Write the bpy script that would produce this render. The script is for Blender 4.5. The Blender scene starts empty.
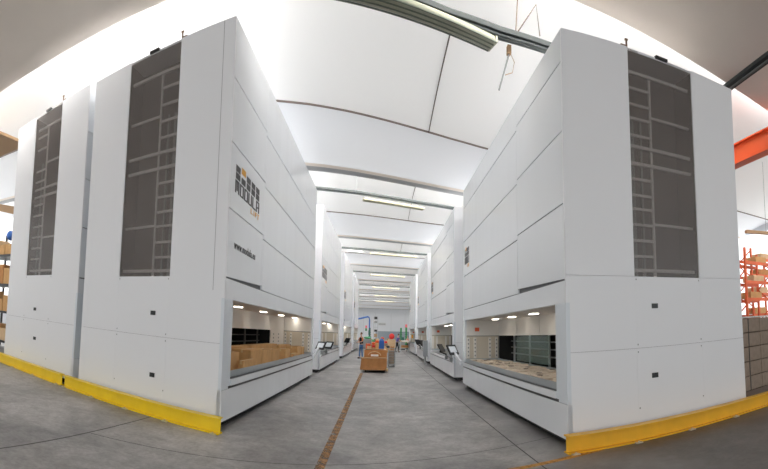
import bpy, math, random
from mathutils import Vector, Matrix
random.seed(7)
SC = bpy.context.scene
COL = SC.collection
PI = math.pi
S = math.tan(0.13)            # the end faces of the machines stand 7.4 degrees off square to the aisle
AL, AR = 3.2865, 3.4549       # aisle edges left and right of the standpoint

# ---------------------------------------------------------------- materials
MATS = {}
def mat(name, col, rough=0.5, metal=0.0, emit=None, es=0.0, noise=None, bump=None, stretch=None, spec=0.5, coat=0.0, alpha=None):
    if name in MATS: return MATS[name]
    m = bpy.data.materials.new(name); m.use_nodes = True
    nt = m.node_tree; b = nt.nodes['Principled BSDF']
    b.inputs['Base Color'].default_value = (*col, 1); b.inputs['Roughness'].default_value = rough
    b.inputs['Metallic'].default_value = metal; b.inputs['Specular IOR Level'].default_value = spec
    b.inputs['Coat Weight'].default_value = coat
    if emit: b.inputs['Emission Color'].default_value = (*emit, 1); b.inputs['Emission Strength'].default_value = es
    tc = nt.nodes.new('ShaderNodeTexCoord')
    if noise:
        sc_, amt, det = noise
        n = nt.nodes.new('ShaderNodeTexNoise'); n.inputs['Scale'].default_value = sc_; n.inputs['Detail'].default_value = det
        r = nt.nodes.new('ShaderNodeValToRGB')
        r.color_ramp.elements[0].position = .3; r.color_ramp.elements[1].position = .7
        r.color_ramp.elements[0].color = (*[max(0, c*(1-amt)) for c in col], 1)
        r.color_ramp.elements[1].color = (*[min(1, c*(1+amt)) for c in col], 1)
        nt.links.new(tc.outputs['Object'], n.inputs['Vector']); nt.links.new(n.outputs['Fac'], r.inputs['Fac'])
        nt.links.new(r.outputs['Color'], b.inputs['Base Color'])
    if bump:
        sc_, st, dist = bump
        n = nt.nodes.new('ShaderNodeTexNoise'); n.inputs['Scale'].default_value = sc_
        bp = nt.nodes.new('ShaderNodeBump'); bp.inputs['Strength'].default_value = st; bp.inputs['Distance'].default_value = dist
        if stretch:
            mp = nt.nodes.new('ShaderNodeMapping'); mp.inputs['Scale'].default_value = stretch
            nt.links.new(tc.outputs['Object'], mp.inputs['Vector']); nt.links.new(mp.outputs[0], n.inputs['Vector'])
        else: nt.links.new(tc.outputs['Object'], n.inputs['Vector'])
        nt.links.new(n.outputs['Fac'], bp.inputs['Height'])
        nt.links.new(bp.outputs['Normal'], b.inputs['Normal'])
    MATS[name] = m
    return m

WHITE = mat('white lacquer', (.84, .87, .905), .20, bump=(.55, .5, .06), stretch=(1., 1., .12), spec=.6)
ENDW = mat('white lacquer end', (.86, .875, .905), .42)
CORE = mat('shell core', (.16, .165, .175), .7)
JAMB = mat('pale blue lacquer', (.74, .79, .84), .35)
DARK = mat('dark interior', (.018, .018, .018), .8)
BAYIN = mat('warm white interior', (.83, .81, .78), .55)
BEIGE = mat('beige interior sheet', (.66, .60, .50), .6)
STEEL = mat('galvanised steel', (.46, .50, .52), .38, .55)
RAILM = mat('rail steel', (.55, .56, .57), .4, .3)
BLACK = mat('black plastic', (.012, .012, .013), .35)
GRID = mat('grid paint', (.80, .78, .75), .6)
YEL = mat('yellow safety paint', (.97, .68, .006), .42, noise=(3., .06, 3), coat=.15)
YEL2 = mat('amber safety paint', (.88, .48, .012), .42, noise=(3., .06, 3), coat=.15)
BOLT = mat('bolt zinc', (.62, .60, .52), .4, .4)
CARD = mat('cardboard', (.62, .36, .15), .85, noise=(6., .08, 4))
CARD2 = mat('brown cardboard', (.50, .235, .085), .85, noise=(5., .10, 4))
CARD3 = mat('pale cardboard', (.66, .47, .28), .85, noise=(5., .08, 4))
GREYCARD = mat('grey cardboard', (.30, .235, .185), .9, noise=(8., .12, 4))
TAPE = mat('packing tape', (.68, .49, .24), .35)
PAPER = mat('white paper', (.82, .82, .80), .7)
ORANGE = mat('orange paint', (.80, .115, .025), .45)
RACKO = mat('orange rack paint', (.78, .13, .03), .5)
LOGOG = mat('charcoal print', (.085, .085, .09), .6)
LOGOO = mat('orange print', (.83, .42, .06), .6)
ROOFW = mat('white roof concrete', (.85, .775, .70), .8, noise=(.35, .03, 4))
WALLW = mat('hall wall', (.66, .69, .73), .8)
TRAYM = mat('dark cable tray', (.05, .06, .06), .6, .2)
LUMI = mat('ribbed luminaire cover', (.40, .41, .31), .35)
LUMF = mat('luminaire fin', (.16, .19, .15), .4)
FARLUM = mat('pale luminaire cover', (.46, .43, .30), .45)
BROWN = mat('brown roof rib', (.16, .115, .09), .7)
TAN = mat('tan timber', (.42, .27, .15), .8)
SKIN = mat('skin', (.60, .36, .26), .6)
BLUE = mat('blue plastic', (.03, .14, .50), .45)
RED = mat('red fabric', (.70, .035, .03), .6)
GREEN = mat('green steel', (.04, .27, .08), .5)
TEALG = mat('dark green steel', (.03, .13, .10), .5)
PINK = mat('pink beacon', (.85, .20, .22), .4)
GREY = mat('grey plastic', (.30, .32, .32), .6)
SCREEN = mat('pale screen', (.55, .58, .60), .15, emit=(.8, .85, .9), es=.12)
LAMP = mat('bay lamp', (.9, .85, .75), .5, emit=(1, .92, .80), es=5.)

def glass_mat(name, col, fac, rough=.3):
    m = bpy.data.materials.new(name); m.use_nodes = True; nt = m.node_tree
    b = nt.nodes['Principled BSDF']; b.inputs['Base Color'].default_value = (*col, 1); b.inputs['Roughness'].default_value = rough
    t = nt.nodes.new('ShaderNodeBsdfTransparent'); mx = nt.nodes.new('ShaderNodeMixShader'); mx.inputs[0].default_value = fac
    out = nt.nodes['Material Output']
    nt.links.new(t.outputs[0], mx.inputs[1]); nt.links.new(b.outputs[0], mx.inputs[2]); nt.links.new(mx.outputs[0], out.inputs['Surface'])
    return m
PANE = glass_mat('smoked pane', (.27, .24, .225), .34, .25)
CLEAR = glass_mat('clear green glass', (.30, .45, .43), .30, .1)
GLOWP = mat('rooflight sheet', (.9, .9, .9), .6, emit=(1, .985, .96), es=7.0)  # added emitter, hidden behind the roof lips to light the white faces
GLOWP_LOW = mat('rooflight sheet shaded', (.9, .9, .9), .6, emit=(1, .96, .90), es=1.2)  # weaker copy of the added emitter, spares the end faces and back wall
GLOWP_MID = mat('rooflight sheet half shaded', (.9, .9, .9), .6, emit=(1, .985, .96), es=4.8)  # weaker copy of the added emitter for the near lip
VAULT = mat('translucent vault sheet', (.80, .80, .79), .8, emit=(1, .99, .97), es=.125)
RIBGLOW = mat('opal membrane', (.80, .81, .83), .8, emit=(.96, .98, 1), es=.12)  # glow put into the rib undersides so the ceiling comes out brighter

def concrete():
    m = bpy.data.materials.new('concrete floor'); m.use_nodes = True; nt = m.node_tree; b = nt.nodes['Principled BSDF']
    tc = nt.nodes.new('ShaderNodeTexCoord')
    def noise(s, d, r=.6, dist=0):
        n = nt.nodes.new('ShaderNodeTexNoise'); n.inputs['Scale'].default_value = s; n.inputs['Detail'].default_value = d
        n.inputs['Roughness'].default_value = r; n.inputs['Distortion'].default_value = dist
        nt.links.new(tc.outputs['Object'], n.inputs['Vector']); return n
    a = noise(.45, 6, .62, .6); c = noise(3.5, 8, .7); e = noise(14, 4, .7)
    r1 = nt.nodes.new('ShaderNodeValToRGB'); r1.color_ramp.elements[0].position = .34; r1.color_ramp.elements[1].position = .68
    r1.color_ramp.elements[0].color = (.215, .21, .21, 1); r1.color_ramp.elements[1].color = (.53, .52, .51, 1)
    nt.links.new(a.outputs['Fac'], r1.inputs['Fac'])
    r2 = nt.nodes.new('ShaderNodeValToRGB'); r2.color_ramp.elements[0].position = .3; r2.color_ramp.elements[1].position = .75
    r2.color_ramp.elements[0].color = (.66, .65, .64, 1); r2.color_ramp.elements[1].color = (1.18, 1.18, 1.18, 1)
    nt.links.new(c.outputs['Fac'], r2.inputs['Fac'])
    mx = nt.nodes.new('ShaderNodeMix'); mx.data_type = 'RGBA'; mx.blend_type = 'MULTIPLY'; mx.inputs[0].default_value = 1
    nt.links.new(r1.outputs['Color'], mx.inputs[6]); nt.links.new(r2.outputs['Color'], mx.inputs[7])
    r3 = nt.nodes.new('ShaderNodeValToRGB'); r3.color_ramp.elements[0].position = .25; r3.color_ramp.elements[1].position = .6
    r3.color_ramp.elements[0].color = (.86, .86, .86, 1); r3.color_ramp.elements[1].color = (1.03, 1.03, 1.03, 1)
    nt.links.new(e.outputs['Fac'], r3.inputs['Fac'])
    m2 = nt.nodes.new('ShaderNodeMix'); m2.data_type = 'RGBA'; m2.blend_type = 'MULTIPLY'; m2.inputs[0].default_value = 1
    nt.links.new(mx.outputs[2], m2.inputs[6]); nt.links.new(r3.outputs['Color'], m2.inputs[7])
    # the floor turns darker towards the right hand side, with a ragged edge
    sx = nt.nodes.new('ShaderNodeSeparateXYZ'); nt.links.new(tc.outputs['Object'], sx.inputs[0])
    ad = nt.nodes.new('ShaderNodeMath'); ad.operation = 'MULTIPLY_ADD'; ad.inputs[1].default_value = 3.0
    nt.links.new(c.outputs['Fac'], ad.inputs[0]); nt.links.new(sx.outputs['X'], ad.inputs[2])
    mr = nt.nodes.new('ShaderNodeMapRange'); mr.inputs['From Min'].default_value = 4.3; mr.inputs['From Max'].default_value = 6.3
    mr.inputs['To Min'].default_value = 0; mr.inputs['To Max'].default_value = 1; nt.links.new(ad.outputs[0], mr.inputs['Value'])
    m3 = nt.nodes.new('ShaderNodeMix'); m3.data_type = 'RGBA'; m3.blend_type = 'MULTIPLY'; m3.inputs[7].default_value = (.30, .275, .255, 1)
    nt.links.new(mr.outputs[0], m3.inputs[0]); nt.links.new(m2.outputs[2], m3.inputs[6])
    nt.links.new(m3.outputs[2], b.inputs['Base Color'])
    rr = nt.nodes.new('ShaderNodeMapRange'); rr.inputs['To Min'].default_value = .32; rr.inputs['To Max'].default_value = .60
    nt.links.new(a.outputs['Fac'], rr.inputs['Value']); nt.links.new(rr.outputs[0], b.inputs['Roughness'])
    bp = nt.nodes.new('ShaderNodeBump'); bp.inputs['Strength'].default_value = .12; bp.inputs['Distance'].default_value = .02
    nt.links.new(c.outputs['Fac'], bp.inputs['Height']); nt.links.new(bp.outputs['Normal'], b.inputs['Normal'])
    return m
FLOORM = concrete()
JOINT = mat('floor joint filler', (.075, .072, .07), .8)
def worn(name, col, lo):
    m = bpy.data.materials.new(name); m.use_nodes = True; nt = m.node_tree; b = nt.nodes['Principled BSDF']
    b.inputs['Base Color'].default_value = (*col, 1); b.inputs['Roughness'].default_value = .6
    tc = nt.nodes.new('ShaderNodeTexCoord'); n = nt.nodes.new('ShaderNodeTexNoise'); n.inputs['Scale'].default_value = 5; n.inputs['Detail'].default_value = 8; n.inputs['Roughness'].default_value = .75
    r = nt.nodes.new('ShaderNodeValToRGB'); r.color_ramp.elements[0].position = lo; r.color_ramp.elements[1].position = lo+.22
    t = nt.nodes.new('ShaderNodeBsdfTransparent'); mx = nt.nodes.new('ShaderNodeMixShader'); out = nt.nodes['Material Output']
    nt.links.new(tc.outputs['Object'], n.inputs['Vector']); nt.links.new(n.outputs['Fac'], r.inputs['Fac']); nt.links.new(r.outputs['Color'], mx.inputs[0])
    nt.links.new(t.outputs[0], mx.inputs[1]); nt.links.new(b.outputs[0], mx.inputs[2]); nt.links.new(mx.outputs[0], out.inputs['Surface'])
    return m
LINEM = worn('worn orange floor paint', (.37, .19, .065), .36)
LINEM2 = worn('orange floor paint', (.62, .30, .05), .30)

# ---------------------------------------------------------------- mesh helpers
class MB:
    def __init__(s): s.v = []; s.f = []; s.mi = []; s.cur = 0
    def face(s, *ix): s.f.append(ix); s.mi.append(s.cur)
    def hexa(s, p):  # 8 points: bottom ring 0-3, top ring 4-7
        n = len(s.v); s.v += [tuple(q) for q in p]
        for q in ((3, 2, 1, 0), (4, 5, 6, 7), (0, 1, 5, 4), (1, 2, 6, 5), (2, 3, 7, 6), (3, 0, 4, 7)): s.face(*[n+i for i in q])
        return s
    def box(s, x0, x1, y0, y1, z0, z1, f=None):
        p = [(x0, y0, z0), (x1, y0, z0), (x1, y1, z0), (x0, y1, z0), (x0, y0, z1), (x1, y0, z1), (x1, y1, z1), (x0, y1, z1)]
        return s.hexa([f(*q) for q in p] if f else p)
    def rbox(s, c, size, M=None, ez=0):
        hx, hy, hz = [q/2 for q in size]; c = Vector(c); M = M or Matrix.Rotation(ez, 3, 'Z')
        p = [(-hx, -hy, -hz), (hx, -hy, -hz), (hx, hy, -hz), (-hx, hy, -hz), (-hx, -hy, hz), (hx, -hy, hz), (hx, hy, hz), (-hx, hy, hz)]
        return s.hexa([tuple(c + M @ Vector(q)) for q in p])
    def bar(s, a, b, w, h=None):
        a, b = Vector(a), Vector(b); h = h or w; d = (b-a); L = d.length; d.normalize()
        up = Vector((0, 0, 1)) if abs(d.z) < .95 else Vector((1, 0, 0))
        x = d.cross(up).normalized(); z = x.cross(d)
        M = Matrix((x, d, z)).transposed()
        return s.rbox((a+b)/2, (w, L, h), M)
    def tube(s, pts, r, n=8):
        pts = [Vector(p) for p in pts]; rs = r if isinstance(r, (list, tuple)) else [r]*len(pts); base = len(s.v)
        for i, p in enumerate(pts):
            d = (pts[min(i+1, len(pts)-1)] - pts[max(i-1, 0)]).normalized()
            up = Vector((0, 0, 1)) if abs(d.z) < .9 else Vector((0, 1, 0))
            x = d.cross(up).normalized(); y = x.cross(d)
            for k in range(n):
                a = 2*PI*k/n; s.v.append(tuple(p + (x*math.cos(a) + y*math.sin(a))*rs[i]))
        for i in range(len(pts)-1):
            for k in range(n):
                a, b = base+i*n+k, base+i*n+(k+1) % n; s.face(a, b, b+n, a+n)
        s.face(*[base+k for k in range(n)][::-1]); s.face(*[base+(len(pts)-1)*n+k for k in range(n)])
        return s
    def cyl(s, c, r, h, n=16): return s.tube([c, (c[0], c[1], c[2]+h)], r, n)
    def ball(s, c, r, n=10, m=7):
        rx, ry, rz = r if isinstance(r, tuple) else (r, r, r); b = len(s.v)
        for i in range(m+1):
            t = PI*(i/m); 
            for k in range(n):
                a = 2*PI*k/n; s.v.append((c[0]+rx*math.sin(t)*math.cos(a), c[1]+ry*math.sin(t)*math.sin(a), c[2]+rz*math.cos(t)))
        for i in range(m):
            for k in range(n): s.face(b+i*n+k, b+(i+1)*n+k, b+(i+1)*n+(k+1) % n, b+i*n+(k+1) % n)
        return s
    def build(s, name, m, parent=None, bevel=0, smooth=False):
        me = bpy.data.meshes.new(name); o = bpy.data.objects.new(name, me); COL.objects.link(o)
        off = Vector((0, 0, 0))
        q = parent
        while q is not None: off += Vector(q.location); q = q.parent
        if parent is None:
            xs = [v[0] for v in s.v]; ys = [v[1] for v in s.v]; zs = [v[2] for v in s.v]
            off = Vector(((min(xs)+max(xs))/2, (min(ys)+max(ys))/2, min(zs))); o.location = off
        me.from_pydata([tuple(Vector(v)-off) for v in s.v], [], s.f)
        for mm in (m if isinstance(m, (list, tuple)) else [m]): me.materials.append(mm)
        for p, i in zip(me.polygons, s.mi): p.material_index = i; p.use_smooth = smooth
        me.validate(); me.update()
        o.parent = parent
        if bevel:
            b = o.modifiers.new('soft edges', 'BEVEL'); b.width = bevel; b.segments = 2; b.limit_method = 'ANGLE'
        return o
def tag(o, label=None, cat=None, group=None, kind=None):
    if label: o['label'] = label
    if cat: o['category'] = cat
    if group: o['group'] = group
    if kind: o['kind'] = kind
    return o
def empty(name, loc, label, cat, group=None):
    o = bpy.data.objects.new(name, None); o.location = loc; o.empty_display_size = .3; COL.objects.link(o)
    return tag(o, label, cat, group)
def struct(o): o['kind'] = 'structure'; return o

# ---------------------------------------------------------------- ceiling curve: ribs drift with x
def rib(x, c):
    """y of the roof line that crosses the aisle's middle at y = c"""
    if c <= 8: b = 0
    elif c <= 15: b = .44*(c-8)/7
    elif c <= 36: b = .44 - .12*(c-15)/21
    else: b = .32 - .1*min(1, (c-36)/60)
    return c + b*7*math.tanh(x/7)

# ---------------------------------------------------------------- floor
struct(MB().box(-34, 34, -26, 142, -.2, 0).build('floor', FLOORM))
j = MB()
for x in (-12.6, -4.95, 2.65, 10.3):
    j.box(x-.012, x+.012, -20, 140, 0, .0015)
for c in (7.25, 22.2):
    j.hexa([(x, c + .27*(x-1.3) + dy, z) for z in (0, .0015) for x, dy in ((-4.9, -.006), (9, -.006), (9, .006), (-4.9, .006))])
o = j.build('trim_1', JOINT); struct(o)
l = MB(); l.hexa([(x, y, z) for z in (0.0015, .003) for x, y in ((-.95, -8), (-.79, -8), (-1.0, 21.9), (-1.16, 21.9))])
tag(l.build('floor_marking', LINEM), 'long worn orange guide line painted down the middle of the aisle', 'floor line', None, 'thing')
l = MB(); l.hexa([(x, y, z) for z in (0.0015, .003) for x, y in ((1.9, 6.19), (4.2, 6.44), (4.2, 6.57), (1.9, 6.32))])
tag(l.build('floor_marking', LINEM2), 'short orange line painted on the floor by the amber guard end', 'floor line', None, 'thing')

# ---------------------------------------------------------------- roof
def zc(u, far):
    """height of the roof surface; u runs 0..1 from one rib lip to the next"""
    pass
lips = [-20, -6, 8, 20.6, 34.6] + [34.6+13.6*k for k in range(1, 9)]
XS = [-30+1.5*i for i in range(41)]
roof = MB(); strips = []; joints = []
for i in range(len(lips)-1):
    c0, c1 = lips[i], lips[i+1]; P = c1-c0
    prof = []   # (c, z)
    far = 0 if c0 < 60 else (c0-60)/80
    prof += [(c0+.001, 8.0), (c0+.02, 8.62)]
    jn = c1-(4.6 if i < 4 else 3.4)
    for k in range(9):
        f = k/8; c = c0+.5+(jn-c0-.5)*f; prof.append((c, 8.62+.22*math.sin(PI*f)))
    joints.append(jn)
    for k in range(1, 9):
        f = k/8; prof.append((jn+(c1-.75-jn)*f, 8.62-.60*(1-math.cos(f*PI/2))))
    prof += [(c1-.6, 7.95), (c1-.1, 7.93), (c1, 7.96), (c1, 8.0)]
    cols = []
    for x in XS:
        cols.append([len(roof.v)+k for k in range(len(prof))])
        roof.v += [(x, rib(x, c), z) for c, z in prof]
    for a in range(len(XS)-1):
        for k in range(len(prof)-1):
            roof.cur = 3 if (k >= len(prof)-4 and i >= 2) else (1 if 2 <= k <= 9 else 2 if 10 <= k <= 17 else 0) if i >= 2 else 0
            roof.face(cols[a][k], cols[a][k+1], cols[a+1][k+1], cols[a+1][k])
    strips.append((c0, jn))
ro = struct(roof.build('ceiling', [ROOFW, VAULT, RIBGLOW, mat('grey lip', (.42, .43, .44), .7)], smooth=True))
ro.data.polygons.foreach_set('use_smooth', [True]*len(ro.data.polygons))
m_ = ro.modifiers.new('crease', 'EDGE_SPLIT'); m_.split_angle = math.radians(40)
# upright glowing panes added out of view behind each lip, to brighten the hall
for n, (c0, jn) in enumerate(strips):
    w = MB()
    for a in range(len(XS)-1):
        xa, xb = XS[a], XS[a+1]
        ya, yb = rib(xa, c0), rib(xb, c0)
        w.hexa([(xa, ya+.03, 8.03), (xb, yb+.03, 8.03), (xb, yb+.07, 8.03), (xa, ya+.07, 8.03),
                (xa, ya+.06, 8.60), (xb, yb+.06, 8.60), (xb, yb+.10, 8.60), (xa, ya+.10, 8.60)])
    struct(w.build('window_%d' % (n+1), [GLOWP_LOW, GLOWP_LOW, GLOWP_MID][n] if n < 3 else GLOWP_LOW if n >= len(strips)-3 else GLOWP))
t = MB()
for jn in joints:
    for a in range(len(XS)-1):
        xa, xb = XS[a], XS[a+1]
        t.hexa([(xa, rib(xa, jn)-.02, 8.57), (xb, rib(xb, jn)-.02, 8.57), (xb, rib(xb, jn)+.03, 8.57), (xa, rib(xa, jn)+.03, 8.57),
                (xa, rib(xa, jn)-.02, 8.63), (xb, rib(xb, jn)-.02, 8.63), (xb, rib(xb, jn)+.03, 8.63), (xa, rib(xa, jn)+.03, 8.63)])
struct(t.build('trim_2', mat('roof joint', (.20, .16, .14), .8)))
t = MB()
for x in (1.95, 6.2):
    for i in (2, 3, 4):
        c0, jn = strips[i]; n = 6
        for k in range(n):
            f0, f1 = k/n, (k+1)/n; a = c0+2.6+(jn-c0-2.6)*f0; b = c0+2.6+(jn-c0-2.6)*f1
            q = lambda c: 8.60+.22*math.sin(PI*(c-c0-.5)/(jn-c0-.5))
            t.bar((x, rib(x, a), q(a)), (x, rib(x, b), q(b)), .03 if i == 2 else .02, .07)
struct(t.build('trim_3', mat('roof joint dark', (.12, .09, .08), .8)))

# walls of the hall
struct(MB().box(-34, 34, 139, 139.4, 0, 9.5).build('wall_back', WALLW))
struct(MB().box(-30.3, -30, -20, 139, 0, 9.3).build('wall_left', WALLW))
struct(MB().box(30, 30.3, -20, 139, 0, 9.3).build('wall_right', WALLW))
WALLGLOW = mat('daylit glazing', (.8, .8, .8), .5, emit=(.97, .99, 1), es=.6)  # glowing panels added on both side walls to make them bright
struct(MB().box(-30.0, -29.9, -5, 70, 1.5, 8.0).build('window_20', WALLGLOW))
struct(MB().box(29.9, 30.0, -5, 70, 1.5, 8.0).build('window_21', WALLGLOW))
b = MB(); b.box(-2.2, 12.5, 138.9, 139, .0, 2.3)
struct(b.build('trim_4', mat('grey wall band', (.28, .33, .38), .6)))
b = MB()
for x in (-6.5, -2.3, 3.2, 8.1): b.box(x-.07, x+.07, 138.95, 139, 0, 7.2)
struct(b.build('trim_5', mat('wall seam', (.55, .57, .6), .7)))

# ---------------------------------------------------------------- storage towers
def strokes(mb, word, x0, x1, z0, z1, put):
    n = len(word); cw = (x1-x0)/n
    for i, ch in enumerate(word):
        a = x0+i*cw+cw*.07; b = x0+(i+1)*cw-cw*.07; t = (b-a)*.27; h = (z1-z0)*.13
        V = lambda xa, xb, za=z0, zb=z1: put(mb, xa, xb, za, zb)
        Hh = lambda z: put(mb, a, b, z, z+h)
        if ch == 'M': V(a, a+t); V((a+b)/2-t/2, (a+b)/2+t/2, z0+(z1-z0)*.2, z1); V(b-t, b); Hh(z1-h)
        elif ch in 'OD': V(a, a+t); V(b-t, b, z0+(h if ch == 'D' else 0)*.5, z1-(h if ch == 'D' else 0)*.5); Hh(z0); Hh(z1-h)
        elif ch == 'U': V(a, a+t); V(b-t, b); Hh(z0)
        elif ch == 'L': V(a, a+t); Hh(z0)
        elif ch == 'A': V(a, a+t); V(b-t, b); Hh(z1-h); Hh((z0+z1)/2-h)
        elif ch == 'I': V((a+b)/2-t/2, (a+b)/2+t/2)
        elif ch == 'F': V(a, a+t); Hh(z1-h); Hh((z0+z1)/2)
        elif ch == 'T': V((a+b)/2-t/2, (a+b)/2+t/2); Hh(z1-h)

def tower(name, label, sg, a, t0, t1, H, W, p, w, rungs, wides, fulls, bar_d, cells, win_z, latches,
          seams=(2.5, 3.67, 4.82, 5.95), th=None, ts=None, bay=True, logo=None, end_seams=(1.40,), far=False, extra_end=(), narrow_near=True):
    F = lambda d, t, z: (sg*(a+d), t - S*sg*(a+d), z)
    root = empty(name, F(W/2, t0, 0), label, 'storage machine', 'white tower storage machines')
    def part(nm, m, boxes, par=None, **k):
        mb = MB()
        for bx in boxes: mb.box(*bx, f=F)
        # keep normals outward after the mirrored mapping
        if sg < 0: mb.f = [tuple(reversed(q)) for q in mb.f]
        return mb.build(nm, m, par or root, **k)
    def parts(nm, m, boxes, par=None):
        return [part(nm, m, [b_], par) for b_ in boxes]
    G = .012; T = .045
    o0, o1 = t0+.48, t1-.32; zo0, zo1 = .93, 2.15; D = 1.42
    # core shells round the bay
    if bay:
        part('inner_shell', CORE, [(T, W-T, t0+T+1.0, t1-T, 2.19, H-.05), (T, W-T, t0+T, t0+T+1.0, 2.19, win_z[0]-.05),
             (T, p-.05, t0+T, t0+T+1.0, win_z[0]-.06, H-.05), (p+w+.05, W-T, t0+T, t0+T+1.0, win_z[0]-.06, H-.05),
             (.10, W-T, t0+T, t1-T, .13, .60), (D+2.3, W-T, t0+T, t1-T, .60, 2.19), (T, D+2.3, t0+T, o0-.06, .60, 2.19), (T, D+2.3, o1+.06, t1-T, .60, 2.19)])
    # aisle cladding
    zs = list(seams) + [H]
    th = th or t0+(t1-t0)*.25; ts = ts or t0+(t1-t0)*.75
    wedge = MB()
    for col, (ca, cb, off) in enumerate(((t0+T+.003, th, 0), (th, ts, -.09), (ts, t1-.046, -.09))):
        for k in range(len(zs)-1):
            za = zs[k]+(off if 0 < k else (off*.2)); zb = zs[k+1]+(off if k+1 < len(zs)-1 else 0)
            if col == 0 and k == 0:
                mb = MB(); lo = za+.03
                mb.hexa([F(0, ca, lo-.015), F(0, cb-G, lo+.06), F(T, cb-G, lo+.06), F(T, ca, lo-.015), F(0, ca, zb), F(0, cb-G, zb), F(T, cb-G, zb), F(T, ca, zb)])
                mb.build('cladding_panel', WHITE, root)
            else:
                part('cladding_panel', WHITE, [(0, T, ca+(0 if col == 0 else .004), cb-.004, za+.022, zb)])
    part('header_panel', WHITE, [(-.002, .06, t0+T+.003, t1-.046, zo1, zs[0]-.012)])
    part('jamb', JAMB, [(-.012, .07, t0-.002, o0, .645, zo1), ])
    part('jamb', WHITE, [(-.012, .07, o1, t1+.002, .645, zo1)])
    part('front_lip', WHITE, [(-.05, .07, o0, o1, .69, .80)])
    n = 3; e = (t1-t0)/n
    for k in range(n): part('lower_panel', WHITE, [(-.016, .09, t0-.003+k*e+.003, t0+(k+1)*e-.003, .13, .64)])
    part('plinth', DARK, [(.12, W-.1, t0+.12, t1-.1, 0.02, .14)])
    for d in (.25, W-.25):
        for q in (t0+.2, t1-.25): part('levelling_foot', BLACK, [(d-.1, d+.1, q-.1, q+.1, 0, .13)])
    # bay
    part('bay_ceiling', BAYIN, [(.06, D+.05, o0-.02, o1+.02, zo1-.005, 2.19)])
    parts('upper_back_panel', BAYIN, [(D, D+.05, o0+(o1-o0)*k/4+.006, o0+(o1-o0)*(k+1)/4-.006, 1.66, zo1-.006) for k in range(4)])
    parts('bay_side_panel', BAYIN, [(.07, D, o1, o1+.05, 1.66, zo1-.006), (.07, D+.05, o0-.05, o0, .80, zo1-.006)])
    part('lower_side_panel', BEIGE, [(.07, D, o1+.02, o1+.06, .80, 1.64)])
    for d0 in (.10, .38, D-.42, D-.14):
        st = part('perforated_strip', BAYIN, [(d0, d0+.10, o1-.005, o1+.02, .94, 1.60)])
        if not far: parts('slot', GREY, [(d0+.025, d0+.075, o1-.009, o1-.004, 1.0+k*.125, 1.05+k*.125) for k in range(5)], st)
    gap1 = o1-(o1-o0)*(.22 if sg < 0 else .0)
    if sg < 0:
        part('rear_column_panel', BAYIN, [(D, D+.05, gap1, o1, .80, 1.66)])
        for q in ((gap1+.35, gap1+1.2) if not far else ()): parts('slot', GREY, [(D-.004, D+.001, q, q+.14, 1.0+k*.125, 1.05+k*.125) for k in range(5)])
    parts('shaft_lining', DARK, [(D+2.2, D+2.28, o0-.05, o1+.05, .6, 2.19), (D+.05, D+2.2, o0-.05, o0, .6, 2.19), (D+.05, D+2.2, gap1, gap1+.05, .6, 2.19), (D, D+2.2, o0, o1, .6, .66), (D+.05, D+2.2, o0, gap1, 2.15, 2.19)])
    rb = []
    for k in range(5):
        q = o0+(gap1-o0)*(.12+.19*k); rb.append((D+.30, D+.36, q, q+.05, .66, 1.9))
    for zz in (1.08, 1.27, 1.46): rb.append((D+.50, D+.55, o0+.1, gap1-.1, zz, zz+.03))
    parts('shaft_rail', RAILM if sg > 0 else mat('dark rail', (.13, .125, .12), .5, .3), rb)
    if not far and sg > 0:
        part('glass_screen', CLEAR, [(D+.02, D+.03, o0+(o1-o0)*.42, o0+(o1-o0)*.75, .96, 1.64)])
    # tray
    tr = part('tray', STEEL, [(.02, .035, o0+.01, o1-.01, .82, .93), (.035, D-.02, o0+.01, o1-.01, .80, .825), (D-.035, D-.02, o0+.01, o1-.01, .82, .93), (.035, D-.02, o1-.03, o1-.015, .82, .93)])
    parts('tray_seal', BLACK, [(-.02, .03, o0, o1, .803, .818), (-.015, .05, o0-.1, t1-.1, .645, .685)])
    lm = []
    for k in range(4):
        q = o0+(o1-o0)*(.24+.245*k) if sg < 0 else o0+(o1-o0)*(.16+.22*k)
        lm.append((.75, .92, q-.16, q+.16, zo1-.02, zo1-.008))
    parts('bay_light', LAMP, lm[:4])
    if sg > 0: part('warning_sign', ORANGE, [(.42, .60, o1-.012, o1-.002, 1.80, 1.92)])
    # end face
    website_groove = bool(logo and logo[3])
    def ep(nm, m, d0, d1, z0, z1, th_=T): return part(nm, m, [(d0, d1, t0-(.001 if th_ > T else 0), t0+th_, z0, z1)])
    zz = [.13] + list(end_seams) + [H]; g = .0028
    for k in range(len(zz)-1):
        ep('end_panel', ENDW, .0, p-g, zz[k]+g, zz[k+1]-g)
        ep('end_panel', ENDW, p+w+g, W, zz[k]+g, zz[k+1]-g)
    ep('service_door', ENDW, p, p+w, .13+g, 1.40-g); ep('service_door', ENDW, p, p+w, 1.40+g, win_z[0]-g)
    if website_groove: ep('corner_groove', mat('groove grey', (.42, .42, .44), .6), .29, .305, 2.28, H-.02, .0455)
    for d, z in latches: part('latch', BLACK, [(d-.075, d+.075, t0-.014, t0+.01, z-.04, z+.04)])
    for d in (p+.03, p+w-.03):
        if not far: parts('screw', GREY, [(d-.012, d+.012, t0-.004, t0, z-.012, z+.012) for z in (.45, 1.34, 1.46, win_z[0]-.05)])
    z0, z1 = win_z
    part('window_lining', mat('warm dark shaft', (.075, .066, .060), .8), [(p-.02, p+w+.02, t0+.62, t0+.66, z0, z1-.02), (p-.04, p, t0+.03, t0+.62, z0, z1), (p+w, p+w+.04, t0+.03, t0+.62, z0, z1), (p, p+w, t0+.03, t0+.62, z0-.03, z0), (p, p+w, t0+.03, t0+.62, z1-.03, z1-.01)])
    part('window_pane', PANE, [(p+.005, p+w-.005, t0+.02, t0+.028, z0+.01, z1-.01)])
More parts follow.
